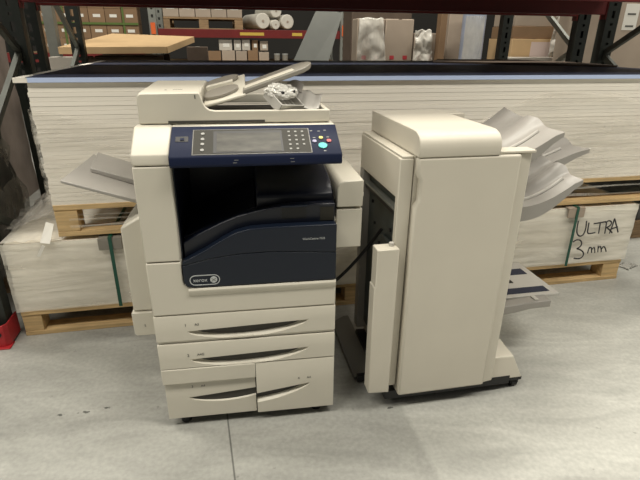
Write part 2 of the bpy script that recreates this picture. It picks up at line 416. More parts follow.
upL = upright('dark green perforated rack upright with red foot guard, left of the stacks', -.10, -.035, 1.0, zig, 'near rack uprights')
upright('dark green perforated rack upright behind the left stack end, next to the tan cardboard', -.10, 1.28, 2.33, [(1.98, 1.27), (.75, 1.27), (.75, .10), (1.98, 2.6)], 'rear rack uprights', METALG)
upright('dark green perforated rack upright nearest at the right edge of the photo', 3.76, -.06, 1.0, zig, 'near rack uprights')
upright('dark green perforated rack upright at the right, behind the red beam', 3.76, 1.28, 2.33, [(1.30, 1.95), (1.30, .70), (.1, .70), (2.5, 1.95)], 'rear rack uprights', METALG)
def beam(label, s0, s1, t, z0, z1, group, th=.045):
    P = thing('rack_beam', label, 'rack beam', SW(s0, t, z0), YAW, group); Ls = s1-s0
    m = MB(); h = z1-z0
    m.prism([(0,0),(th,0),(th,h),(th*.35,h),(th*.35,h-.025),(0,h-.025)], 'x', .004, Ls-.004); m.build('beam', RACKR, P, .002)
    for x in (0, Ls-.004):
        bx('end_plate', RACKR, P, x, x+.004, -.006, .055, -.03, h+.03)
    return P
beam('dark red rack beam along the top of the photo, above the stacks', -.045, 3.705, 1.005, 1.53, 1.65, 'first level beams')
beam('dark red rack beam just behind the foremost visible one', -.045, 3.705, 1.295, 1.53, 1.65, 'first level beams')
beam('red rack beam over the aisle side of the stacks, at the top right corner', -.045, 3.705, -.05, 1.53, 1.65, 'first level beams')
DECKM = mat('shade_deck', (.22, .20, .17), .8, noise_amt=.15)
for t0, t1, lab in ((-.03, 1.04, 'unseen shelf deck added for shade over the board stacks'), (1.31, 2.38, 'unseen shelf deck added for shade in the rear rack')):
    D = thing('shelf_deck', lab, 'shelf', SW(-.04, t0, 1.651), YAW)  # decks out of view, added to shade the navy board and the rear
    for k in range(6): bx('deck_panel', DECKM, D, k*.624, k*.624+.618, 0, t1-t0, 0, .022)
# unseen loads added on the deck so the floor darkens toward the racks
for k, nm in enumerate(('left', 'middle', 'right')):
    P = thing('shade_load', f'unseen carton load added for floor shade above the stacks, {nm} one of three', 'load', SW(.06+k*1.22, .0, 1.674), YAW, 'unseen loads added for shade')
    for i in range(2):
        for j in range(3): bx('shade_carton', CARD, P, i*.57, i*.57+.56, .01, 1.0, j*.44, j*.44+.43, .006)
# red foot guard
G = thing('upright_guard', 'red steel guard around the foot of the left rack upright', 'guard', SW(-.115, -.075, 0), YAW)
m = MB(); pr = [(-.075, .13), (-.075, .01), (-.06, -.01), (.06, -.01), (.075, .01), (.075, .13), (.068, .13), (.068, .015), (.054, -.003), (-.054, -.003), (-.068, .015), (-.068, .13)]
m.prism(pr, 'z', .006, .115); m.build('shield', GUARD, G, .003)
bx('base_flange', GUARD, G, -.08, .08, -.03, .03, 0, .006, .002)
for x in (-.04, .04): MB().cyl((x, -.0105, .07), (x, -.014, .07), .011).build('bolt', BLACK, G)

exec_bg = True
# ------------------------------------------------------------------ goods behind and beside the racks
def carton(name, label, cat, x0, x1, y0, y1, t, depth, material, z0=None, group=None, labelmat=None, lab=None, bev=.004):
    """front face given in photo pixels on the plane t; z0 overrides the bottom height"""
    xm, ym = (x0+x1)/2, (y0+y1)/2
    sa, sb = pix(x0, ym, t)[0], pix(x1, ym, t)[0]; zt, zb = pix(xm, y0, t)[1], pix(xm, y1, t)[1]
    if z0 is not None: zb = z0
    P = thing(name, label, cat, SW(sa, t, zb), YAW, group); W_, H_ = sb-sa, zt-zb
    bx('box_body', material, P, 0, W_, 0, depth, 0, H_, bev)
    bx('tape', GREYBEIGE, P, W_/2-.02, W_/2+.02, -.0006, depth*.99, H_-.0, H_+.0006) if H_ > .1 else None
    if lab:
        lx0, lx1, lz0, lz1 = lab; bx('label_sticker', labelmat, P, W_*lx0, W_*lx1, -.0018, -.0002, H_-(H_*(1-lz0)) if z0 is None else H_-lz0, (H_*lz1) if z0 is None else H_-lz1)
    return P
ORD = ['leftmost', 'second', 'third', 'fourth', 'fifth', 'sixth', 'seventh']
FT = 5.3                                            # front of the far rack
# carton wall on the far left (rests on a hidden shelf of the far rack)
s_a = pix(38, 20, FT)[0]; s_b = pix(138, 20, FT)[0]; NC = 6; cw = (s_b-s_a)/NC
zc = pix(88, 23.3, FT)[1]; ch = (pix(88, 8, FT)[1]-zc)
rowname = ['bottom', 'second lowest', 'middle', 'top']
proto = None
for r in range(4):
    for cidx in range(NC):
        P = thing('carton', f'brown carton with white label, {ORD[cidx]} of six columns, {rowname[r]} row, strapped stack far left', 'carton', SW(s_a+cidx*cw, FT, zc+(r-2)*ch), YAW, 'strapped cartons far left')
        if proto is None:
            a = bx('box_body', CARD, P, .003, cw-.003, 0, .34, .001, ch-.002, .003); b = bx('label_sticker', PAPER, P, cw*.28, cw*.72, -.0015, -.0002, ch*.42, ch*.62); proto = (a, b)
        else:
            for q in proto: o = q.copy(); COL.objects.link(o); o.parent = P
P = thing('carton_straps', 'green straps round the strapped carton stack far left', 'straps', SW(s_a, FT, zc-2*ch), YAW)
for x in (.25, .85): bx('strap', GREENS, P, cw*NC*x-.012, cw*NC*x+.012, -.008, -.004, 0, ch*4)
bx('strap', GREENS, P, 0, cw*NC, -.0135, -.009, ch*2-.014, ch*2+.014)
zsh = zc-2*ch
D = thing('shelf_deck', 'far shelf carrying the strapped brown cartons', 'shelf', SW(s_a-.5, FT, zsh-.12), YAW)
bx('deck_panel', WOODD, D, 0, NC*cw+.54, .02, 1.0, .10, .118); bx('beam', RACKR, D, 0, NC*cw+.54, -.02, .02, 0, .118)
# far rack uprights and shelf
sl = pix(153, 25, FT)[0]; sr = pix(344, 25, FT)[0]
def far_upright(label, s):
    P = thing('rack_upright', label, 'rack upright', SW(s, FT, 0), YAW, 'far rack uprights')
    for y in (0, .95): 
        m = MB(); m.box(-.05, -.015, y, y+.06, 0, 4); m.box(.015, .05, y, y+.06, 0, 4)
        z = .1
        while z < 4: m.box(-.015, .015, y, y+.06, z-.05, z+.01); z += .1
        m.build('post', METALG, P)
    bx('lock_clip', ORANGE, P, -.03, .03, -.02, -.002, pix(342, 34, FT)[1]-.03, pix(342, 24, FT)[1]-.02)
    for za, zb in ((.6, 1.2), (1.8, 1.2)):
        MB().tube([(0, .06, za), (0, .95, zb)], .012, 6).build('brace', METALG, P)
far_upright('grey perforated far rack upright beside the strapped cartons', sl)
far_upright('grey perforated far rack upright with orange clip, right of the leaning grey sheet', sr)
zt = pix(235, 29.5, FT)[1]; zb_ = pix(235, 38, FT)[1]
P = thing('rack_beam', 'red far rack beam carrying the pallet of cartons and the rolls', 'rack beam', SW(sl+.06, FT-.01, zb_), YAW)
bx('beam', RACKR, P, 0, sr-sl-.12, 0, .05, 0, zt-zb_, .003)
for x0, x1 in ((240, 264), (292, 302)):
    sa, sb = pix(x0, 35, FT)[0]-sl-.06, pix(x1, 35, FT)[0]-sl-.06; bx('load_label', YELL, P, sa, sb, -.002, -.0005, .035, .075)
D = thing('shelf_deck', 'far shelf deck behind the red far beam', 'shelf', SW(sl+.06, FT+.05, zt-.03), YAW)
for k in range(5): bx('deck_panel', WOODD, D, k*(sr-sl-.12)/5, (k+1)*(sr-sl-.12)/5-.01, 0, .95, 0, .02)
ztop = zt-.01
# pallet with five cartons on it
sp0, sp1 = pix(163, 22, FT)[0], pix(243, 22, FT)[0]; zp1 = pix(200, 17, FT)[1]
pallet('pallet', 'small old pallet on the far red beam, under the row of cartons', sp0, sp1, FT+.06, FT+.9, ztop, (.05, (sp1-sp0)/2, sp1-sp0-.05), WOODD, h=zp1-ztop)
cw2 = (sp1-sp0)/5
proto = None
for k in range(5):
    P = thing('carton', f'grey-brown wrapped carton, {ORD[k] if k else "leftmost"} of five on the far pallet', 'carton', SW(sp0+k*cw2, FT+.07, zp1), YAW, 'cartons on the far pallet')
    if proto is None: proto = [bx('box_body', CARDP, P, .004, cw2-.004, 0, .5, .001, .22, .004), bx('label_sticker', PAPER, P, cw2*.25, cw2*.75, -.0015, -.0002, .10, .15)]
    else:
        for q in proto: o = q.copy(); COL.objects.link(o); o.parent = P
# white rolls lying end-on
def roll(label, x, y, rpx, t, lift=0):
    s, z = pix(x, y, t); r = rpx/FPX*6.75
    P = thing('film_roll', label, 'roll', SW(s, t, z), YAW+.22, 'white film rolls on the far shelf')
    n = 28; m = MB()
    prof = [(0, r*.15), (.0, r*.9), (.012, r), (.75, r), (.76, r*.9), (.76, .0)]
    vs_ = [(rr*math.cos(2*math.pi*i/n), y_, rr*math.sin(2*math.pi*i/n)) for y_, rr in prof for i in range(n)]
    m.add(vs_, [(j*n+i, j*n+(i+1)%n, (j+1)*n+(i+1)%n, (j+1)*n+i) for j in range(len(prof)-1) for i in range(n)])
    m.build('wound_film', ROLLW, P)
    MB().cyl((0, .02, 0), (0, -.006, 0), r*.17, n=16).build('core', CARDP, P)
roll('large white roll at the left of the four on the far shelf', 263, 21, 7.6, FT+.08)
roll('white roll lying on top of the other three', 276, 11, 6.2, FT+.12)
roll('smallest white roll, between the two big ones at the bottom', 275.8, 24.6, 4.6, FT+.06)
roll('white roll at the right end of the roll pile', 287.6, 21.8, 7.0, FT+.10)
# lower level of the far rack
zl = pix(240, 60.5, FT)[1]
D = thing('shelf_deck', 'far lower shelf deck, mostly hidden behind the navy board', 'shelf', SW(sl+.06, FT-.05, zl-.04), YAW)
for k in range(5): bx('deck_panel', WOODD, D, k*(sr-sl-.12)/5, (k+1)*(sr-sl-.12)/5-.01, 0, 1.0, 0, .03)
low = [('brown carton under the white tilted carton on the far lower shelf', 206, 221, 51, 60.5, CARD), ('pale carton, second in the low row on the far lower shelf', 222, 235, 50.5, 60.5, CARDP),
       ('pale wrapped carton in the middle of the low row', 236, 247, 51, 60.5, CARDP), ('brown carton right of the middle of the low row', 248, 258, 50.5, 60.5, CARD), ('small pale carton at the right end of the low row', 259, 269, 52, 60.5, CARDP)]
for lb, x0, x1, y0, y1, mm in low:
    carton('carton', lb, 'carton', x0, x1, y0, y1, FT+.02, .4, mm, z0=zl-.009, group='cartons on the far lower shelf')
zsec = pix(240, 50.8, FT+.02)[1]+.004
for lb, x0, x1, y0, mm in (('white tilted carton with paper label on the far lower shelf', 219, 232, 39.5, CARDW), ('white carton, left of a pair, on the low row', 234, 241, 40, CARDW), ('white carton with small paper, right of a pair, on the low row', 242, 250, 39, CARDW),
                           ('brown narrow carton beside a white pair on the low row', 252, 258, 40, CARD), ('pale carton at the right end, upper row of the far lower shelf', 260, 268, 41, CARDP)):
    carton('carton', lb, 'carton', x0, x1, y0, 50, FT+.04, .35, mm, z0=zsec, group='upper cartons on the far lower shelf', labelmat=PAPER, lab=(.3, .8, .10, .05))
for x in (277, 285):                                # two upright jars
    s, z = pix(x, 55, FT+.02); P = thing('jar', f'{"left" if x == 277 else "right"} one of two small clear jars on the far lower shelf', 'jar', SW(s, FT+.02, zl-.009), YAW, 'jars on the far lower shelf')
    MB().cyl((0,0,0), (0,0,.085), .04, .042).build('glass_body', GREYBEIGE, P); MB().cyl((0,0,.085), (0,0,.105), .044).build('lid', KEYG, P)

# tan cardboard on a dark crate in the far aisle
T1, T2 = 2.62, 3.5
fl_, fr_ = pix(58, 47, T1), pix(166, 46.5, T1); bl_, br_ = pix(112, 33.5, T2), pix(193, 36.5, T2)
P = thing('tan_cardboard', 'tan cardboard lid tilted on a dark crate behind the left stack end', 'cardboard', SW(fl_[0], T1, 0), YAW)
def rel(sz, t): return Vector((sz[0]-fl_[0], t-T1, sz[1]))
A, B, Cc, Dd = rel(fl_, T1), rel(fr_, T1), rel(br_, T2), rel(bl_, T2)
MB().hexa([A-Vector((0,0,.012)), B-Vector((0,0,.012)), Cc-Vector((0,0,.012)), Dd-Vector((0,0,.012)), A, B, Cc, Dd]).build('top_sheet', TAN, P)
hh = Vector((0, 0, .058)); e = Vector((0, -.012, 0))
MB().hexa([A+e-hh, B+e-hh, B-hh, A-hh, A+e, B+e, B, A]).build('front_flap', TAN, P, .002)
MB().hexa([B-hh, B-hh+Vector((.012,0,0)), Cc-hh+Vector((.012,0,0)), Cc-hh, B, B+Vector((.012,0,0)), Cc+Vector((.012,0,0)), Cc]).build('side_flap', TAN, P, .002)
zc_ = min(A.z, B.z)-.075
P2 = thing('crate', 'dark crate under the tan cardboard lid', 'crate', SW(fl_[0]+.20, T1+.05, 0), YAW); cwid = fr_[0]-fl_[0]-.24
for k in range(6):
    bx('slat', CARDD, P2, 0, cwid, 0, .02, k*zc_/6+.01, (k+1)*zc_/6-.008); bx('slat', CARDD, P2, 0, cwid, .76, .78, k*zc_/6+.01, (k+1)*zc_/6-.008)
for x in (0, cwid-.05):
    for y in (.02, .71): bx('corner_post', CARDD, P2, x, x+.05, y, y+.05, 0, zc_)
bx('load', CARDD, P2, .06, cwid-.06, .08, .70, .02, zc_)
carton('carton', 'small brown carton right of the tan lid, behind the navy board', 'carton', 187, 208, 47, 60, 2.9, .3, CARDD, z0=0)
# the leaning grey sheet
t_ = 2.75
q = [pix(293, 62, t_), pix(328.5, 62, t_), pix(342.5, 13.5, t_+.25), pix(317, 8.5, t_+.25)]
z_lo = 0
def ext(lo, hi):      # extend edge down to the floor
    k = (hi[1]-0)/(hi[1]-lo[1]); return (hi[0]+(lo[0]-hi[0])*k*1.0, 0.0)
k = q[3][1]/(q[3][1]-q[0][1]); tb = t_+.25-.25*k
a0 = SW(q[3][0]+(q[0][0]-q[3][0])*k, tb, 0); k2 = q[2][1]/(q[2][1]-q[1][1]); b0 = SW(q[2][0]+(q[1][0]-q[2][0])*k2, tb, 0)
sheet('grey_sheet', 'stiff grey sheet leaning upright behind the navy board, left of the wrapped cartons', 'sheet', [a0, b0, SW(q[2][0], t_+.25, q[2][1]), SW(q[3][0], t_+.25, q[3][1])], GREYSH, .012)
# wrapped tall cartons
for lb, x0, x1, y0, mm, g in (('tall pale carton in shiny film, left of the three behind the navy board', 357, 384, 18.5, CARDP, 1), ('tall pale carton, middle of the three behind the navy board', 385, 413, 19, CARDP, 1),
                           ('narrow pale carton, right of the three, with crumpled film in front', 414, 436, 33, CARDP, 1)):
    P = carton('tall_carton', lb, 'carton', x0, x1, y0, 60, 3.2, .22, mm, z0=0, group='tall pale cartons in film', bev=.01)
    sa, sb = pix(x0, 57, 3.2)[0], pix(x1, 57, 3.2)[0]; zz = pix(x0, 57.5, 3.2)[1]
    for fx in (.25, .72): bx('red_mark', REDM, P, (sb-sa)*fx-.02, (sb-sa)*fx+.03, -.002, -.0004, zz-.02, zz+.02)
def crumple(name, label, cat, x0, x1, y0, y1, t, amp, material, seed):
    sa, z1 = pix(x0, y0, t); sb, z0 = pix(x1, y1, t)
    def fn(u, v):
        taper = 1-.45*v*abs(u-.3)
        return (sa+(sb-sa)*(.5+(u-.5)*taper), t-.02-amp*abs(noise.fractal((u*1.6+seed, v*2, seed), .9, 2, 3)), z0+(z1-z0)*v+.02*noise.noise((u*4, seed, v)))
    m = MB(); m.grid(22, 22, fn); m.v = [tuple(SW(*q)) for q in m.v]
    o = m.build(name, material, None, fix=False); tag(o, label, cat)
    md = o.modifiers.new('thickness', 'SOLIDIFY'); md.thickness = .002
    return o
crumple('plastic_film', 'shiny clear film hanging over the leftmost tall pale carton', 'film', 357, 385, 18, 62, 3.19, .03, FILMW, 1.2)
crumple('plastic_film', 'crumpled bright film bunch in front of the narrow pale carton', 'film', 413, 431, 30, 62, 3.19, .05, FILMW, 4.4)
carton('tall_carton', 'dark brown tall carton left of the blue-white roll', 'carton', 440, 446, 9, 60, 3.08, .11, CARD, z0=0)
carton('tall_carton', 'brown tall carton touching the blue-white roll', 'carton', 448, 463, 8, 60, 3.3, .3, CARDP, z0=0)
carton('dark_carton', 'dark carton high behind the tall pale cartons', 'carton', 352, 412, 8, 18, 3.6, .4, CARDD, z0=0)
# upright blue-white roll
s, z = pix(475, 60, 2.95); r = .125
P = thing('upright_roll', 'thick blue-white wrapped roll standing upright behind the navy board', 'roll', SW(s, 2.95+r, 0), YAW)
MB().cyl((0,0,0), (0,0,1.62), r, n=32).build('wound_sheet', ROLLB, P); MB().cyl((0,0,1.62), (0,0,1.64), r*.35).build('core', CARD, P)
m = MB()
def fn(u, v):
    a_ = -math.pi*(.05+.55*u)-.9
    rr = r+.004+.006*abs(noise.fractal((u*6, v*12, 3), 1, 2, 3)); return (rr*math.cos(a_), rr*math.sin(a_), .3+1.3*v)
m.grid(16, 30, fn); m.build('wrap_film', FILMW, P, fix=False)
# cartons right
carton('carton', 'tan carton with pale pink printed label behind the right of the navy board', 'carton', 511, 553, 39, 62, 2.95, .5, TAN, z0=0, labelmat=PINKP, lab=(.45, .93, .20, .03))
zz = pix(530, 39, 2.95)[1]+.002
carton('carton', 'brown wrapped carton on top of the tan one with pink label', 'carton', 513, 560, 26.5, 39, 2.97, .45, CARD, z0=zz)
zz2 = pix(530, 26.5, 2.97)[1]+.003
carton('carton', 'topmost brown carton of the pile behind the right braces', 'carton', 515, 562, 8, 26, 2.99, .42, CARDP, z0=zz2)
crumple('plastic_film', 'white crumpled film beside the brown cartons, left of the right uprights', 'film', 553, 572, 16, 56.5, 2.93, .05, FILMW, 7.7)
carton('pale_box', 'low white box edge in front of the tan carton, by the navy board', 'carton', 509, 560, 57.5, 62, 2.7, .2, CARDW, z0=0)
P = carton('large_carton', 'large grey-brown carton with paper sheet at the right edge of the photo', 'carton', 611, 700, -40, 62, 1.9, .7, CARDP, z0=0)
sa, zza = pix(621, 30, 1.9); sb, zzb = pix(641, 4, 1.9); s00 = pix(611, 11, 1.9)[0]
bx('paper_label', PAPER, P, sa-s00, sb-s00, -.0025, -.0005, zza, zzb)
for k in range(2): bx('print_line', INKD, P, sa-s00+.03, sb-s00-.03, -.0036, -.0027, zza+.025+.1*k, zza+.04+.1*k)
# left neighbour bay
pallet('pallet', 'old pallet in the left neighbouring bay, behind the red guard', -1.35, -.22, .12, .95, 0, (.05, .56, 1.08), WOODD)
P = thing('wrapped_load', 'dark film-wrapped load on the pallet at the left edge', 'wrapped load', SW(-1.30, .14, .136), YAW)
def lump(nx, w_, d_, h_, seed, amp):
    m = MB()
    def side(u, v):
        a_ = u*4; k_ = int(a_) % 4; f_ = a_-int(a_)
        pts = [(0,0),(w_,0),(w_,d_),(0,d_),(0,0)]; p, q = pts[k_], pts[k_+1] if k_ < 4 else pts[0]
        x, y = p[0]+(q[0]-p[0])*f_, p[1]+(q[1]-p[1])*f_
        dsp = amp*noise.fractal((x*4+seed, y*4, v*h_*4), 1, 2, 4); sh = 1-.06*v**3
        return ((x-w_/2)*sh+w_/2+dsp, (y-d_/2)*sh+d_/2+dsp, v*h_)
    m.grid(nx*4, nx, side)
    def top(u, v):
        sh = .94
        return ((u-.5)*w_*sh+w_/2+amp*noise.fractal(((u)*w_*4+seed, v*d_*4, h_*4), 1, 2, 4), (v-.5)*d_*sh+d_/2, h_+amp*.8*noise.fractal((u*5, v*5, seed), 1, 2, 3))
    m.grid(nx, nx, top); return m
lump(22, 1.08, .78, 1.12, 2.2, .03).build('load', DARKW, P)
lump(22, 1.10, .80, 1.13, 4.2, .045).build('wrap', FILMD, P).location = (-.01, -.01, .002)
P = thing('wrapped_load', 'pinkish pale wrapped load at the top left, behind the near upright', 'wrapped load', SW(-1.9, 1.9, 0), YAW)
lump(14, 1.15, .8, 1.9, 5.2, .015).build('load', CARDPK, P)
# grey column and white things behind the rear left upright
s, _ = pix(53, 40, 3.0); sb, _ = pix(59, 40, 3.0)
P = thing('grey_pillar', 'narrow grey folded profile standing behind the left rear upright', 'profile', SW(pix(47, 40, 2.75)[0], 2.75, 0), YAW)
wd = pix(57, 40, 2.75)[0]-pix(47, 40, 2.75)[0]
bx('web', METALG, P, 0, wd, 0, .012, 0, 2.2); bx('flange', METALG, P, 0, .012, .012, .10, 0, 2.2); bx('flange', METALG, P, wd-.012, wd, .012, .10, 0, 2.2)
carton('white_box', 'white box with pale lid behind the left end of the navy board', 'carton', 50, 74, 57, 72, 2.46, .14, CARDW, z0=0)
# right neighbour bay, low dark load
pallet('pallet', 'old pallet in the right neighbouring bay at the photo edge', 3.95, 5.0, .55, 1.4, 0, (.05, .52, 1.0), WOODD)
P = thing('wrapped_load', 'dark low load on the pallet at the right edge', 'wrapped load', SW(3.97, .57, .136), YAW)
lump(16, 1.0, .8, .5, 8.2, .02).build('load', DARKW, P)
SCRAPM = mat('dirty_film', (.46, .45, .41), .5)
# scrap of film on the floor, right
s, t = pixz(627, 266, .002); m = MB()
def fn(u, v):
    k_ = 1-.5*abs(noise.noise((u*3, v*3, 9)))
    return (.12*(u-.5)*k_, .08*(v-.5)*k_, .004+.018*abs(noise.fractal((u*4, v*4, 2), 1, 2, 3)))
m.grid(12, 8, fn); o = m.build('film_scrap', SCRAPM, None, fix=False); o.location = SW(s, t, 0); o.rotation_euler = (0, 0, YAW+.4)
tag(o, 'crumpled scrap of white film on the floor right of the stacks', 'scrap'); md = o.modifiers.new('thickness', 'SOLIDIFY'); md.thickness = .002

# ================================================================== PRINTER
PR = thing('office_printer', 'cream multifunction office printer with navy front and four paper drawers', 'printer', (-.5564, 1.3841, 0), R(8.76))
# --- cabinet
bx('cabinet', CREAM, PR, .006, .614, .022, .60, .06, .588, .004)
bx('left_column', CREAM, PR, 0, .110, 0, .60, .688, .998, .004)
MB().prism([(0,.49),(.62,.49),(.62,.589),(.135,.589),(.120,.594),(.112,.604),(.110,.62),(.110,.684),(0,.684)], 'y', 0, .045).build('front_frame', CREAM, PR, .004)
bx('left_side_panel', CREAM, PR, .001, .108, .045, .60, .59, .687)
MB().prism([(.110,.59),(.616,.59),(.616,.60),(.122,.60)], 'y', .045, .58).build('bay_floor', NAVYD, PR)
bx('bay_back_wall', NAVYD, PR, .111, .616, .43, .598, .601, .998)
bx('bay_side_wall', NAVYD, PR, .1105, .114, .03, .43, .601, .998)
bx('side_cover', CREAM, PR, .6145, .622, .046, .43, .49, .80, .002)
# --- scanner deck
MB().prism([(.0,1.001),(.60,1.001),(.60,1.10),(.10,1.10),(.004,1.036),(0,1.03)], 'x', 0, .112).build('deck_corner', CREAM, PR, .005)
bx('scanner_deck', CREAM, PR, .112, .622, .10, .60, 1.001, 1.10, .004)
# --- control panel (sloped)
cp = MB().prism([(-.028,1.0),(-.034,1.006),(-.034,1.028),(-.030,1.035),(.097,1.0985),(.0995,1.0985),(.0995,1.0)], 'x', .113, .624).build('control_panel', NAVYP, PR, .003)
C1, S1 = .8944, .4472
def slope(name, material, parent, s0, s1, a0, a1, h0, h1, bev=0):
    def q(s, a, h): return (s, -.030+C1*a-S1*h, 1.035+S1*a+C1*h)
    return MB().hexa([q(s0,a0,h0),q(s1,a0,h0),q(s1,a1,h0),q(s0,a1,h0),q(s0,a0,h1),q(s1,a0,h1),q(s1,a1,h1),q(s0,a1,h1)]).build(name, material, parent, bev)
def sdisc(name, material, parent, s, a, r, h0=.0005, h1=.003):
    def q(h): return Vector((s, -.030+C1*a-S1*h, 1.035+S1*a+C1*h))
    return MB().cyl(q(h0), q(h1), r, n=20).build(name, material, parent)
slope('bezel_rim', BEZELRIM, cp, .178, .534, .002, .124, -.001, .0015, .001)
slope('bezel', BEZEL, cp, .181, .531, .005, .121, .001, .0022)
slope('screen_frame', BLACK, cp, .240, .448, .008, .112, .0022, .0028)
slope('touch_screen', SCREEN, cp, .250, .442, .012, .102, .0028, .0034)
for k, a in enumerate((.022, .050, .074, .100)): sdisc('mode_button', KEYG, cp, .208, a, .0055, .002, .0042)
for i in range(3):
    for j in range(5):
        if i == 2 and j == 0: continue
        slope('key', KEYG, cp, .470+.021*i-.0035, .470+.021*i+.0035, .018+.021*j, .018+.021*j+.006, .0022, .0032)
slope('usb_port', BLACK, cp, .128, .166, .066, .092, -.0005, .0012, .0006)
slope('usb_cover', NAVYP, cp, .142, .154, .072, .082, .0012, .003)
sdisc('start_button', TEAL, cp, .569, .034, .0135); sdisc('pause_button', YEL, cp, .568, .073, .0065)
sdisc('stop_button', REDB, cp, .591, .057, .0075); sdisc('clear_button', LILAC, cp, .546, .056, .0065)
for s, a in ((.565, .108), (.585, .112), (.541, .110), (.573, .010), (.547, .075), (.590, .077)): slope('print_mark', KEYG, cp, s-.004, s+.004, a-.0015, a+.0015, .0002, .0006)
for s, z0 in ((.300, 1.020), (.296, 1.012), (.465, 1.021), (.467, 1.011)):
    MB().box(s, s+.012, -.0346, -.0338, z0, z0+.0012).build('scuff', KEYG, cp)
# --- navy front door in two skins
arc = [(.114,.685),(.150,.703),(.196,.727),(.245,.757),(.288,.779),(.333,.790),(.380,.7925),(.424,.7935),(.52,.794),(.618,.794)]
seam = [(.114,.672),(.16,.682),(.22,.694),(.303,.704),(.40,.706),(.50,.700),(.618,.692)]
bot = [(.618,.593),(.140,.593),(.125,.597),(.116,.606),(.114,.620)]
MB().prism([(-.001,.560),(-.007,.572),(-.008,.582),(-.004,.5885),(.01,.5885),(.01,.560)], 'x', .125, .619).build('door_sill', CREAM, PR, .001)
fd = MB().prism(arc + [(x, z+.0012) for x, z in reversed(seam)], 'y', -.006, .03).build('front_door', NAVY, PR, .004, 3)
MB().prism(seam + bot, 'y', -.005, .03).build('door_lower_skin', NAVY, fd, .0015)
def edge_strip(pts, y0, y1, th, name, material, parent):
    m = MB()
    for (xa, za), (xb, zb) in zip(pts, pts[1:]): m.hexa([(xa,y0,za-th),(xb,y0,zb-th),(xb,y1,zb-th),(xa,y1,za-th),(xa,y0,za),(xb,y0,zb),(xb,y1,zb),(xa,y1,za)])
    return m.build(name, material, parent)
inner = [(.118,.735),(.124,.739),(.171,.766),(.244,.801),(.299,.822),(.373,.839),(.446,.850),(.54,.853),(.618,.853)]
ic = MB().prism(inner + [(.618,.70),(.118,.64)], 'y', .034, .07).build('inner_cover', NAVYD, PR, .004)
bx('latch_recess', BLACK, ic, .440, .522, .0325, .0345, .808, .848); bx('latch_lip', NAVY, ic, .438, .524, .022, .034, .847, .853, .002)
bx('dark_window', BEZEL, ic, .568, .614, .0325, .0345, .795, .842)
MB().prism([(.072,.80),(.072,.872),(.082,.882),(.12,.905),(.30,.935),(.42,.94),(.42,.80)], 'x', .36, .618).build('exit_block', NAVYD, PR, .006)
MB().prism([(.118,.70),(.358,.80),(.358,.84),(.118,.745)], 'y', .072, .42).build('output_tray', NAVYD, PR, .003)
# --- badge
bd = MB()
def rrect(cx, cz, hw, hh, n=8):
    pts = []
    for sx in (1, -1):
        for i in range(n+1):
            a = -math.pi/2+math.pi*i/n; pts.append((cx+sx*(hw-hh)+sx*math.cos(a)*hh, cz+sx*math.sin(a)*hh))
    return pts
o_, i_ = rrect(.181, .6185, .049, .0185), rrect(.181, .6185, .0465, .016); n = len(o_)
bd.add([(x, -.0062, z) for x, z in o_]+[(x, -.0062, z) for x, z in i_]+[(x, -.0048, z) for x, z in o_]+[(x, -.0048, z) for x, z in i_],
       [(i,(i+1)%n,(i+1)%n+n,i+n) for i in range(n)]+[(i,(i+1)%n,(i+1)%n+2*n,i+2*n) for i in range(n)]+[(i+n,(i+1)%n+n,(i+1)%n+3*n,i+3*n) for i in range(n)])
bd = bd.build('badge_outline', INKG, fd)
text_front('badge_lettering', 'xerox', .0190, INKG, fd, .143, -.0056, .6128)
MB().cyl((.2095, -.0048, .6185), (.2095, -.0066, .6185), .0115, n=24).build('badge_ball', INKG, fd)
for sg in (-1, 1):
    m = MB(); m.tube([(.2095+.009*u, -.0068, .6185+sg*.007*u) for u in (-.8, -.3, .3, .8)], .0008, 6); m.build('badge_ball_line', INKD, fd)
text_front('model_lettering', 'WorkCentre 7525', .0098, INKG, fd, .504, -.0066, .744)
# --- drawers
def drawer(name, x0, x1, z0, z1, hx0, hx1, zt0, zt1, sag, depth, y=0, flatten=.6, back=.03):
    NX, NV = 44, 9; xs = sorted(set([x0, x1]+[q for q in (hx0+(hx1-hx0)*(i/NX) for i in range(NX+1)) if x0+.001 < q < x1-.001])); rows = []
    for x in xs:
        u = min(max((x-hx0)/(hx1-hx0), 0), 1); zt = zt0+(zt1-zt0)*u; g = math.sin(math.pi*u)**flatten if 0 < u < 1 else 0
        zb = zt-max(sag*g, .0004); col = [(x, y, z0)]
        for j in range(NV+1):
            v = 1-j/NV; col.append((x, y+depth*min(1, g*1.5)*(1-v**3.2), zb+(zt-zb)*j/NV))
        col += [(x, y, zt+.0006), (x, y, z1-.006), (x, y+.0018, z1-.0018), (x, y+.006, z1)]; rows.append(col)
    nr = len(rows[0]); m = MB(); vs_ = [p for c_ in rows for p in c_]
    fs_ = [(i*nr+j, (i+1)*nr+j, (i+1)*nr+j+1, i*nr+j+1) for i in range(len(rows)-1) for j in range(nr-1)]
    m.add(vs_, fs_); yb = y+back; yt = y+.006
    m.add([(x0,y,z0),(x1,y,z0),(x1,yb,z0),(x0,yb,z0),(x0,yt,z1),(x1,yt,z1),(x1,yb,z1),(x0,yb,z1)], [(0,3,2,1),(4,5,6,7),(1,2,6,5),(3,0,4,7),(2,3,7,6)])
    o = m.build(name, CREAM, PR, fix=False)
    return o
SEAMM = mat('seam_dark', (.05, .046, .038), .7)
bx('cabinet_face', SEAMM, PR, .004, .616, .016, .0225, .045, .489)
d1 = drawer('drawer', 0, .62, .387, .487, .105, .525, .422, .436, .046, .028)
bx('drawer_divider', CREAM, PR, .002, .618, .006, .02, .376, .3845, .001)
d2 = drawer('drawer', 0, .62, .272, .3735, .105, .525, .306, .320, .046, .028)
d3 = drawer('drawer', .004, .327, .042, .203, .085, .42, .132, .160, .040, .026, .010)
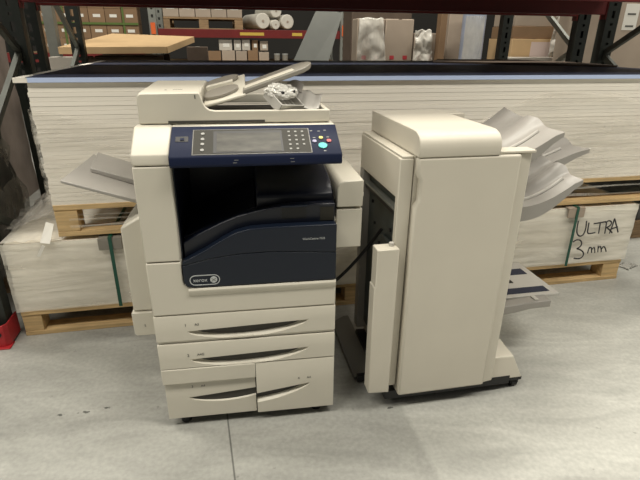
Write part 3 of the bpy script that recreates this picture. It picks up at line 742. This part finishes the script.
d4 = drawer('drawer', .331, .62, .042, .2685, .20, .53, .112, .160, .042, .026)
bx('drawer_band', CREAM, PR, 0, .3295, -.002, .02, .2055, .2685, .003)
for d, a, b, x, z, y in ((d1, '1', 'A3', .098, .443, 0), (d2, '2', 'A4G', .096, .320, 0), (d3, '3', 'A4', .096, .176, .010), (d4, '4', 'A4', .484, .180, 0)):
    text_front('tray_number', a, .015, INKD, d, x, y-.0006, z); text_front('paper_size', b, .013, INKD, d, x+.034, y-.0006, z+.001)
for x in (.07, .55):
    for y in (.09, .52):
        c_ = MB().cyl((x-.014, y, .026), (x+.014, y, .026), .026, n=20).build('caster', RUBBER, PR); bx('caster_fork', BLACK, c_, x-.02, x+.02, y-.02, y+.02, .05, .062)
for x in (.06, .56): MB().cyl((x, .05, 0), (x, .05, .03), .020, .018).build('levelling_foot', BLACK, PR)
bx('plinth', BLACK, PR, .02, .60, .04, .58, .048, .0605)
# --- right side paper path
MB().prism([(.05+.0,0)]*0+[(.626,.832),(.716,.832),(.716,.924),(.65,.921),(.636,.914),(.628,.90)], 'y', .05, .50).build('transport_cover', CREAM, PR, .004)
bx('transport_cover', CREAM, PR, .626, .715, .052, .50, .684, .824, .003)
bx('transport_core', BLACK, PR, .618, .70, .08, .49, .80, .85)
bx('transport_bracket', METALG, PR, .64, .71, .10, .46, .668, .6835)
bx('hinge_pin', PAPER, PR, .70, .722, .07, .09, .862, .874)
# --- left side: tray module and bypass tray
MB().prism([(-.092,.446),(0,.446),(0,.80),(-.02,.805),(-.075,.775),(-.092,.765)], 'y', .12, .52).build('side_module', CREAM, PR, .006)
sm = MB().prism([(-.098,.355),(-.09,.348),(0,.348),(0,.443),(-.098,.443)], 'y', .112, .52).build('side_tray', CREAM, PR, .003)
text_front('tray_number', '5', .014, INKD, sm, -.06, .1114, .385)
bx('tray_hinge', GREYPL, PR, -.03, -.001, .14, .50, .80, .832, .003)
by = MB()
def bq(u, t, h): return (-.02-.235*u, t, .845+.085*u+h)
by.hexa([bq(0,.16,-.014), bq(0,.50,-.014), bq(1,.52,-.010), bq(1,.14,-.010), bq(0,.16,0), bq(0,.50,0), bq(1,.52,0), bq(1,.14,0)]); by = by.build('bypass_tray', GREYPL, PR, .003)
m = MB(); m.hexa([bq(0,.30,.0), bq(0,.49,.0), bq(.92,.515,.0), bq(.80,.30,.0), bq(0,.30,.022), bq(0,.49,.022), bq(.92,.515,.016), bq(.80,.30,.016)]); m.build('extension_plate', GREYPL, by, .003)
# --- document feeder
BEDM = mat('bed_shade', (.07, .065, .055), .6)  # shadow of the feeder recess put into the bed's dark colour
ad = MB().prism([(.012,1.103),(.612,1.103),(.612,1.141),(.245,1.141),(.228,1.144),(.216,1.153),(.209,1.168),(.203,1.190),(.198,1.196),(.024,1.194),(.014,1.186)], 'y', .128, .148).build('feeder_front_wall', CREAM, PR, .003)
MB().prism([(.149,1.142),(.149,1.194),(.48,1.203),(.53,1.2025),(.555,1.18),(.56,1.142)], 'x', .014, .200).build('feeder_cover', CREAM, PR, .006, 3)
bx('feeder_bed', BEDM, PR, .024, .611, .149, .56, 1.1005, 1.106)
bx('feeder_bed_side', CREAM, PR, .598, .612, .1485, .56, 1.118, 1.140, .002)
bx('feeder_bed_rear', CREAM, PR, .201, .597, .54, .56, 1.118, 1.15, .002)
bx('finger_grip', SEAMM, PR, .10, .40, .1265, .1285, 1.1045, 1.112)
for s0, s1, t0 in ((.085, .092, .22), (.11, .14, .23)): bx('cover_mark', INKD, PR, s0, s1, t0, t0+.004, 1.1955, 1.1968)
bx('cover_led', INKD, PR, .186, .189, .1270, .1285, 1.178, 1.190)
# raised document tray
dt = MB(); 
def dq(s, t, h):
    z = 1.150+(s-.205)*.26 if s < .345 else 1.1864+.018+(s-.345)*.345
    return (s, t, z+h+(t-.2)*.14)
dt.hexa([dq(.205,.20,-.012), dq(.344,.20,-.012), dq(.344,.50,-.012), dq(.205,.50,-.012), dq(.205,.20,0), dq(.344,.20,0), dq(.344,.50,0), dq(.205,.50,0)])
dt = dt.build('document_tray', CREAM, PR, .004)
m = MB(); N_ = 12
top_, bot_ = [], []
outline = [(.335,.205),(.52,.205)] + [(.52+.055*math.sin(a), .345-.14*math.cos(a)) for a in [math.pi*k/10 for k in range(1, 10)]] + [(.52,.485),(.335,.485)]
n = len(outline); zz_ = lambda s: 1.196+(s-.335)*.345
m.add([(s, t, zz_(s)-.016) for s, t in outline]+[(s, t, zz_(s)) for s, t in outline], [tuple(range(n-1,-1,-1)), tuple(range(n, 2*n))]+[(i,(i+1)%n,(i+1)%n+n,i+n) for i in range(n)])
m.build('tray_extension', GREYBEIGE2, dt, .003)
m = MB(); q8 = [(.34,.21),(.505,.21),(.505,.30),(.34,.30)]
m.hexa([(s,t,zz_(s)+.0) for s,t in q8]+[(s,t,zz_(s)+.004) for s,t in q8]); m.build('tray_inlay', CREAM, dt, .001)
def ell(name, material, cs, ct, rs, rt_, h0, h1):
    pts = [(cs+rs*math.cos(a), ct+rt_*math.sin(a)) for a in [2*math.pi*k/28 for k in range(28)]]; n = len(pts)
    MB().add([(*[q for q in dq(max(.206, min(.342, a)), b, h0)],) for a, b in pts]+[dq(max(.206, min(.342, a)), b, h1) for a, b in pts], [tuple(range(n-1,-1,-1)), tuple(range(n, 2*n))]+[(i,(i+1)%n,(i+1)%n+n,i+n) for i in range(n)]).build(name, material, dt, .002)
ell('paper_guide', GREYBEIGE, .258, .285, .062, .058, .001, .012)
ell('paper_guide', GREYBEIGE, .258, .445, .062, .045, .001, .014)
MB().hexa([dq(.207,.350,.001), dq(.30,.362,.001), dq(.30,.382,.001), dq(.207,.372,.001), dq(.207,.350,.022), dq(.30,.362,.018), dq(.30,.382,.018), dq(.207,.372,.022)]).build('guide_bar', CREAM, dt, .003)

# --- things lying in the feeder recess
PRX = Matrix.Translation((-.5564, 1.3841, 0)) @ Matrix.Rotation(R(8.76), 4, 'Z')
def pr_thing(name, label, cat, loc, rz, rx=0, ry=0):
    P = thing(name, label, cat); P.location = PRX @ Vector(loc); P.rotation_euler = (rx, ry, R(8.76)+rz); return P
P = pr_thing('parts_tray', 'small ribbed cream plastic part tilted under the raised document tray', 'plastic part', (.462, .200, 1.150), R(42), R(34), R(6))
w_, d_, h_ = .055, .042, .03
for a in ((-w_, w_, -d_, -d_+.004), (-w_, w_, d_-.004, d_), (-w_, -w_+.004, -d_, d_), (w_-.004, w_, -d_, d_)): bx('side_wall', PALEPL, P, *a, 0, h_, .001)
bx('base_plate', PALEPL, P, -w_, w_, -d_, d_, -.003, 0, .001)
for k in range(4): bx('rib', PALEPL, P, -w_+.02*(k+1)-.001, -w_+.02*(k+1)+.001, -d_+.004, d_-.004, 0, h_*.7)
P = pr_thing('plastic_bag', 'clear plastic bag with small black rollers on the ribbed part', 'bag', (.462, .196, 1.192), R(30), R(24))
bm = bmesh.new(); bmesh.ops.create_icosphere(bm, subdivisions=4, radius=1)
for v in bm.verts:
    k_ = 1+.22*noise.fractal(v.co*2.4, 1, 2, 4); v.co = Vector((v.co.x*.058*k_, v.co.y*.038*k_, v.co.z*.020*k_))
me = bpy.data.meshes.new('bag_film'); bm.to_mesh(me); bm.free(); me.materials.append(FILMB); o = bpy.data.objects.new('bag_film', me); COL.objects.link(o); o.parent = P
for x, y in ((-.02, -.016), (.026, -.012)): MB().cyl((x, y, .004), (x+.004, y-.014, .012), .005).build('roller', BLACK, P)
P = pr_thing('folded_sheet', 'folded pale plastic sheet leaning in the right end of the feeder', 'sheet', (.545, .30, 1.122), R(-12))
m = MB()
def fn(u, v): return (-.05+.11*u, -.09+.20*v, .012+.055*v*(1-.55*u)+.004*math.sin(u*14))
m.grid(14, 8, fn); o = m.build('leaf', PALEPL, P, fix=False); md = o.modifiers.new('t', 'SOLIDIFY'); md.thickness = .003
m = MB()
def fn(u, v): return (-.075+.07*u, -.02+.10*v, .055+.02*v+.018*math.sin(u*3))
m.grid(8, 8, fn); o = m.build('leaf', GREYPL, P, fix=False); md = o.modifiers.new('t', 'SOLIDIFY'); md.thickness = .003

# ================================================================== FINISHER
FN = thing('paper_finisher', 'tall cream paper finisher with grey output trays standing right of the printer', 'finisher', (.3081, 1.4993, 0), R(11.35))
MB().prism([(0,.072),(.362,.072),(.362,1.009),(0,1.009),(0,.955),(.012,.935),(.012,.865),(0,.845)], 'y', -.004, .026).build('front_door', CREAM2, FN, .009, 3)
bx('door_scratch', INKD, FN, .02, .09, -.0006, .0004, .238, .2395)
bx('door_scratch', INKD, FN, .292, .312, -.0006, .0004, .122, .1235)
bx('chassis', CREAM2, FN, .002, .279, .0305, .52, .073, 1.0085)
bx('chassis', CREAM2, FN, .2795, .41, .062, .50, .073, .93, .003)
MB().prism([(-.004,1.0095),(-.008,1.035),(-.002,1.060),(.014,1.077),(.04,1.086),(.07,1.0875),(.515,1.0875),(.515,1.0095)], 'x', 0, .280).build('top_cover', CREAM2, FN, .003, 3)
bx('rear_mount', CREAM2, FN, .283, .36, .42, .52, .931, 1.084, .004)
bx('shoulder_cover', CREAM2, FN, .282, .416, .004, .062, 1.0105, 1.020, .003)
MB().prism([(.3635,.010),(.406,.016),(.416,.026),(.416,.061),(.3635,.061)], 'z', .073, 1.0095).build('corner_column', CREAM2, FN, .003)
# left side frame with opening
bx('side_panel', CREAM2, FN, -.044, -.001, .0565, .50, .862, 1.000, .004)
bx('side_strip', CREAM2, FN, -.048, -.001, .030, .056, .10, 1.000, .003)
bx('side_strip', GREYPL, FN, -.044, -.001, .455, .50, .10, .8615, .003)
bx('inner_plate', STEELP, FN, -.012, -.001, .0565, .4545, .14, .8615)
bx('top_ledge', CREAM2, FN, -.040, -.001, .034, .498, 1.0005, 1.008, .002)
bx('guide_rail', METALG, FN, -.038, -.0125, .058, .453, .806, .814); bx('guide_rail', BLACK, FN, -.032, -.0125, .058, .453, .786, .802)
for y, z in ((.36, .66), (.29, .60), (.21, .57), (.33, .47), (.17, .70), (.40, .74), (.25, .40), (.14, .48)):
    MB().cyl((-.0125, y, z), (-.018, y, z), .007, n=12).build('screw', BLACK, FN)
MB().cyl((-.0125, .20, .505), (-.03, .20, .505), .016, .013, n=18).build('knob', METALG, FN)
bx('inner_bracket', STEELP, FN, -.026, -.0125, .12, .24, .60, .66, .002)
# docking slab
MB().prism([(-.122,.105),(-.040,.098),(-.040,.700),(-.118,.700),(-.118,.56),(-.122,.555)], 'y', -.004, .052).build('docking_cover', CREAM2, FN, .003)
MB().cyl((-.058, .03, .70), (-.058, .03, .712), .009).build('docking_stud', PALEPL, FN)
# base
FOOTM = mat('foot_grey', (.17, .165, .15), .5)
bx('base_frame', BLACK, FN, -.04, .50, .03, .48, .034, .072)
MB().prism([(-.12,.012),(-.09,.012),(-.035,.044),(-.035,.054),(-.06,.054),(-.12,.022)], 'y', .20, .64).build('docking_foot', FOOTM, FN, .002)
bx('docking_foot_end', BLACK, FN, -.11, -.05, .18, .199, .010, .04)
ft = MB(); 
ft.hexa([(.4145,.03,.058),(.556,.03,.058),(.556,.21,.058),(.4145,.21,.058),(.4145,.045,.160),(.512,.045,.158),(.512,.19,.172),(.4145,.19,.172)]); ft.build('stabiliser_foot', CREAM2, FN, .004)
bx('stabiliser_skirt', BLACK, FN, .41, .56, .034, .20, .042, .0575, .002)
def caster(P, x, y, r):
    c_ = MB().cyl((x-.013, y, r), (x+.013, y, r), r, n=20).build('caster', RUBBER, P); bx('caster_fork', BLACK, c_, x-.018, x+.018, y-.018, y+.014, r, .042)
for x, y in ((.05, .08), (.535, .06), (.05, .44), (.525, .17)): caster(FN, x, y, .022)
# output trays
def out_tray(name, s0, s1, t0, t1, z0, z1, tilt=.0, material=GREYPL):
    NS, NT = 16, 26
    def zf(u, v):
        bow = -.020*math.sin(math.pi*min(1, u*1.15)) if u < .87 else -.020*math.sin(math.pi)*0
        step = .020*(1/(1+math.exp(-(v-.36)*45))) - .016*(1/(1+math.exp(-(v-.58)*45))) + .012*(1/(1+math.exp(-(v-.80)*45)))
        return z0+(z1-z0)*u+bow*(1-.6*v)+step*(.4+.6*u)+tilt*v*u
    m = MB()
    def pt(u, v): 
        s = s0+(s1-s0)*u*(1-(.10*v+.05*math.sin(v*9)**2)*u**3); return s, t0+(t1-t0)*v
    vs_ = []
    for j in range(NT+1):
        for i in range(NS+1):
            s, t = pt(i/NS, j/NT); vs_.append((s, t, zf(i/NS, j/NT)))
    for j in range(NT+1):
        for i in range(NS+1):
            s, t = pt(i/NS, j/NT); u = i/NS; vs_.append((s, t, zf(u, j/NT)-(.016+.038*(1-u)**1.3+.018*math.sin(math.pi*u))))
    K = (NS+1)*(NT+1); fs_ = []
    for j in range(NT):
        for i in range(NS):
            a = j*(NS+1)+i; fs_ += [(a, a+1, a+NS+2, a+NS+1), (K+a, K+a+NS+1, K+a+NS+2, K+a+1)]
    for i in range(NS):
        a = i; fs_.append((a, K+a, K+a+1, a+1)); a = NT*(NS+1)+i; fs_.append((a, a+1, K+a+1, K+a))
    for j in range(NT):
        a = j*(NS+1); b = a+NS+1; fs_.append((a, b, K+b, K+a)); a += NS; b += NS; fs_.append((a, K+a, K+b, b))
    m.add(vs_, fs_); o = m.build(name, material, FN)
    for v0 in (.22,):                                  # rib along the tray
        r_ = MB(); q_ = []
        for i in range(9):
            u = .1+.75*i/8; s, t = pt(u, v0); q_.append((s, t, zf(u, v0)+.003))
        r_.tube(q_, .006, 6); r_.build('tray_rib', PALEPL, o)
    return o
out_tray('output_tray', .285, .555, .066, .415, .965, 1.064, .025)
out_tray('output_tray', .416, .87, .30, .62, .850, .948, .012)
out_tray('output_tray', .416, .662, .055, .295, .80, .893, .035)
# low booklet tray
bt = bx('booklet_tray', PALEPL, FN, .416, .855, .27, .60, .285, .297, .003)
for t0, t1, mm in ((.295, .345, NAVYB), (.47, .53, NAVYB), (.395, .43, BLACK)): bx('tray_band', mm, bt, .42, .82 if mm is NAVYB else .70, t0, t1, .2972, .2982)
MB().prism([(.416,.238),(.52,.240),(.60,.250),(.68,.263),(.775,.264),(.775,.296),(.70,.296),(.62,.290),(.54,.286),(.416,.290)], 'y', .215, .268).build('booklet_stop', GREYPL, bt, .003)
bx('catch_arm', PALEPL, bt, .70, .72, .225, .262, .2965, .302, .002)
bx('tray_support', BLACK, FN, .411, .60, .33, .55, .20, .284)
# cable between printer and finisher
cb = []
for k in range(25):
    u = k/24; a = Vector((-.5564, 1.3841, 0)) + Vector((.63*math.cos(R(8.76))-.28*math.sin(R(8.76)), .62*math.sin(R(8.76))+.28*math.cos(R(8.76)), .40)); b = Vector((.3081-.075, 1.4993+.20, .69))
    p = a.lerp(b, u); p.z -= .02*math.sin(math.pi*u); cb.append(p)
tag(MB().tube(cb, .0065, 8).build('power_cable', BLACK), 'black cable stretched between printer and finisher', 'cable')
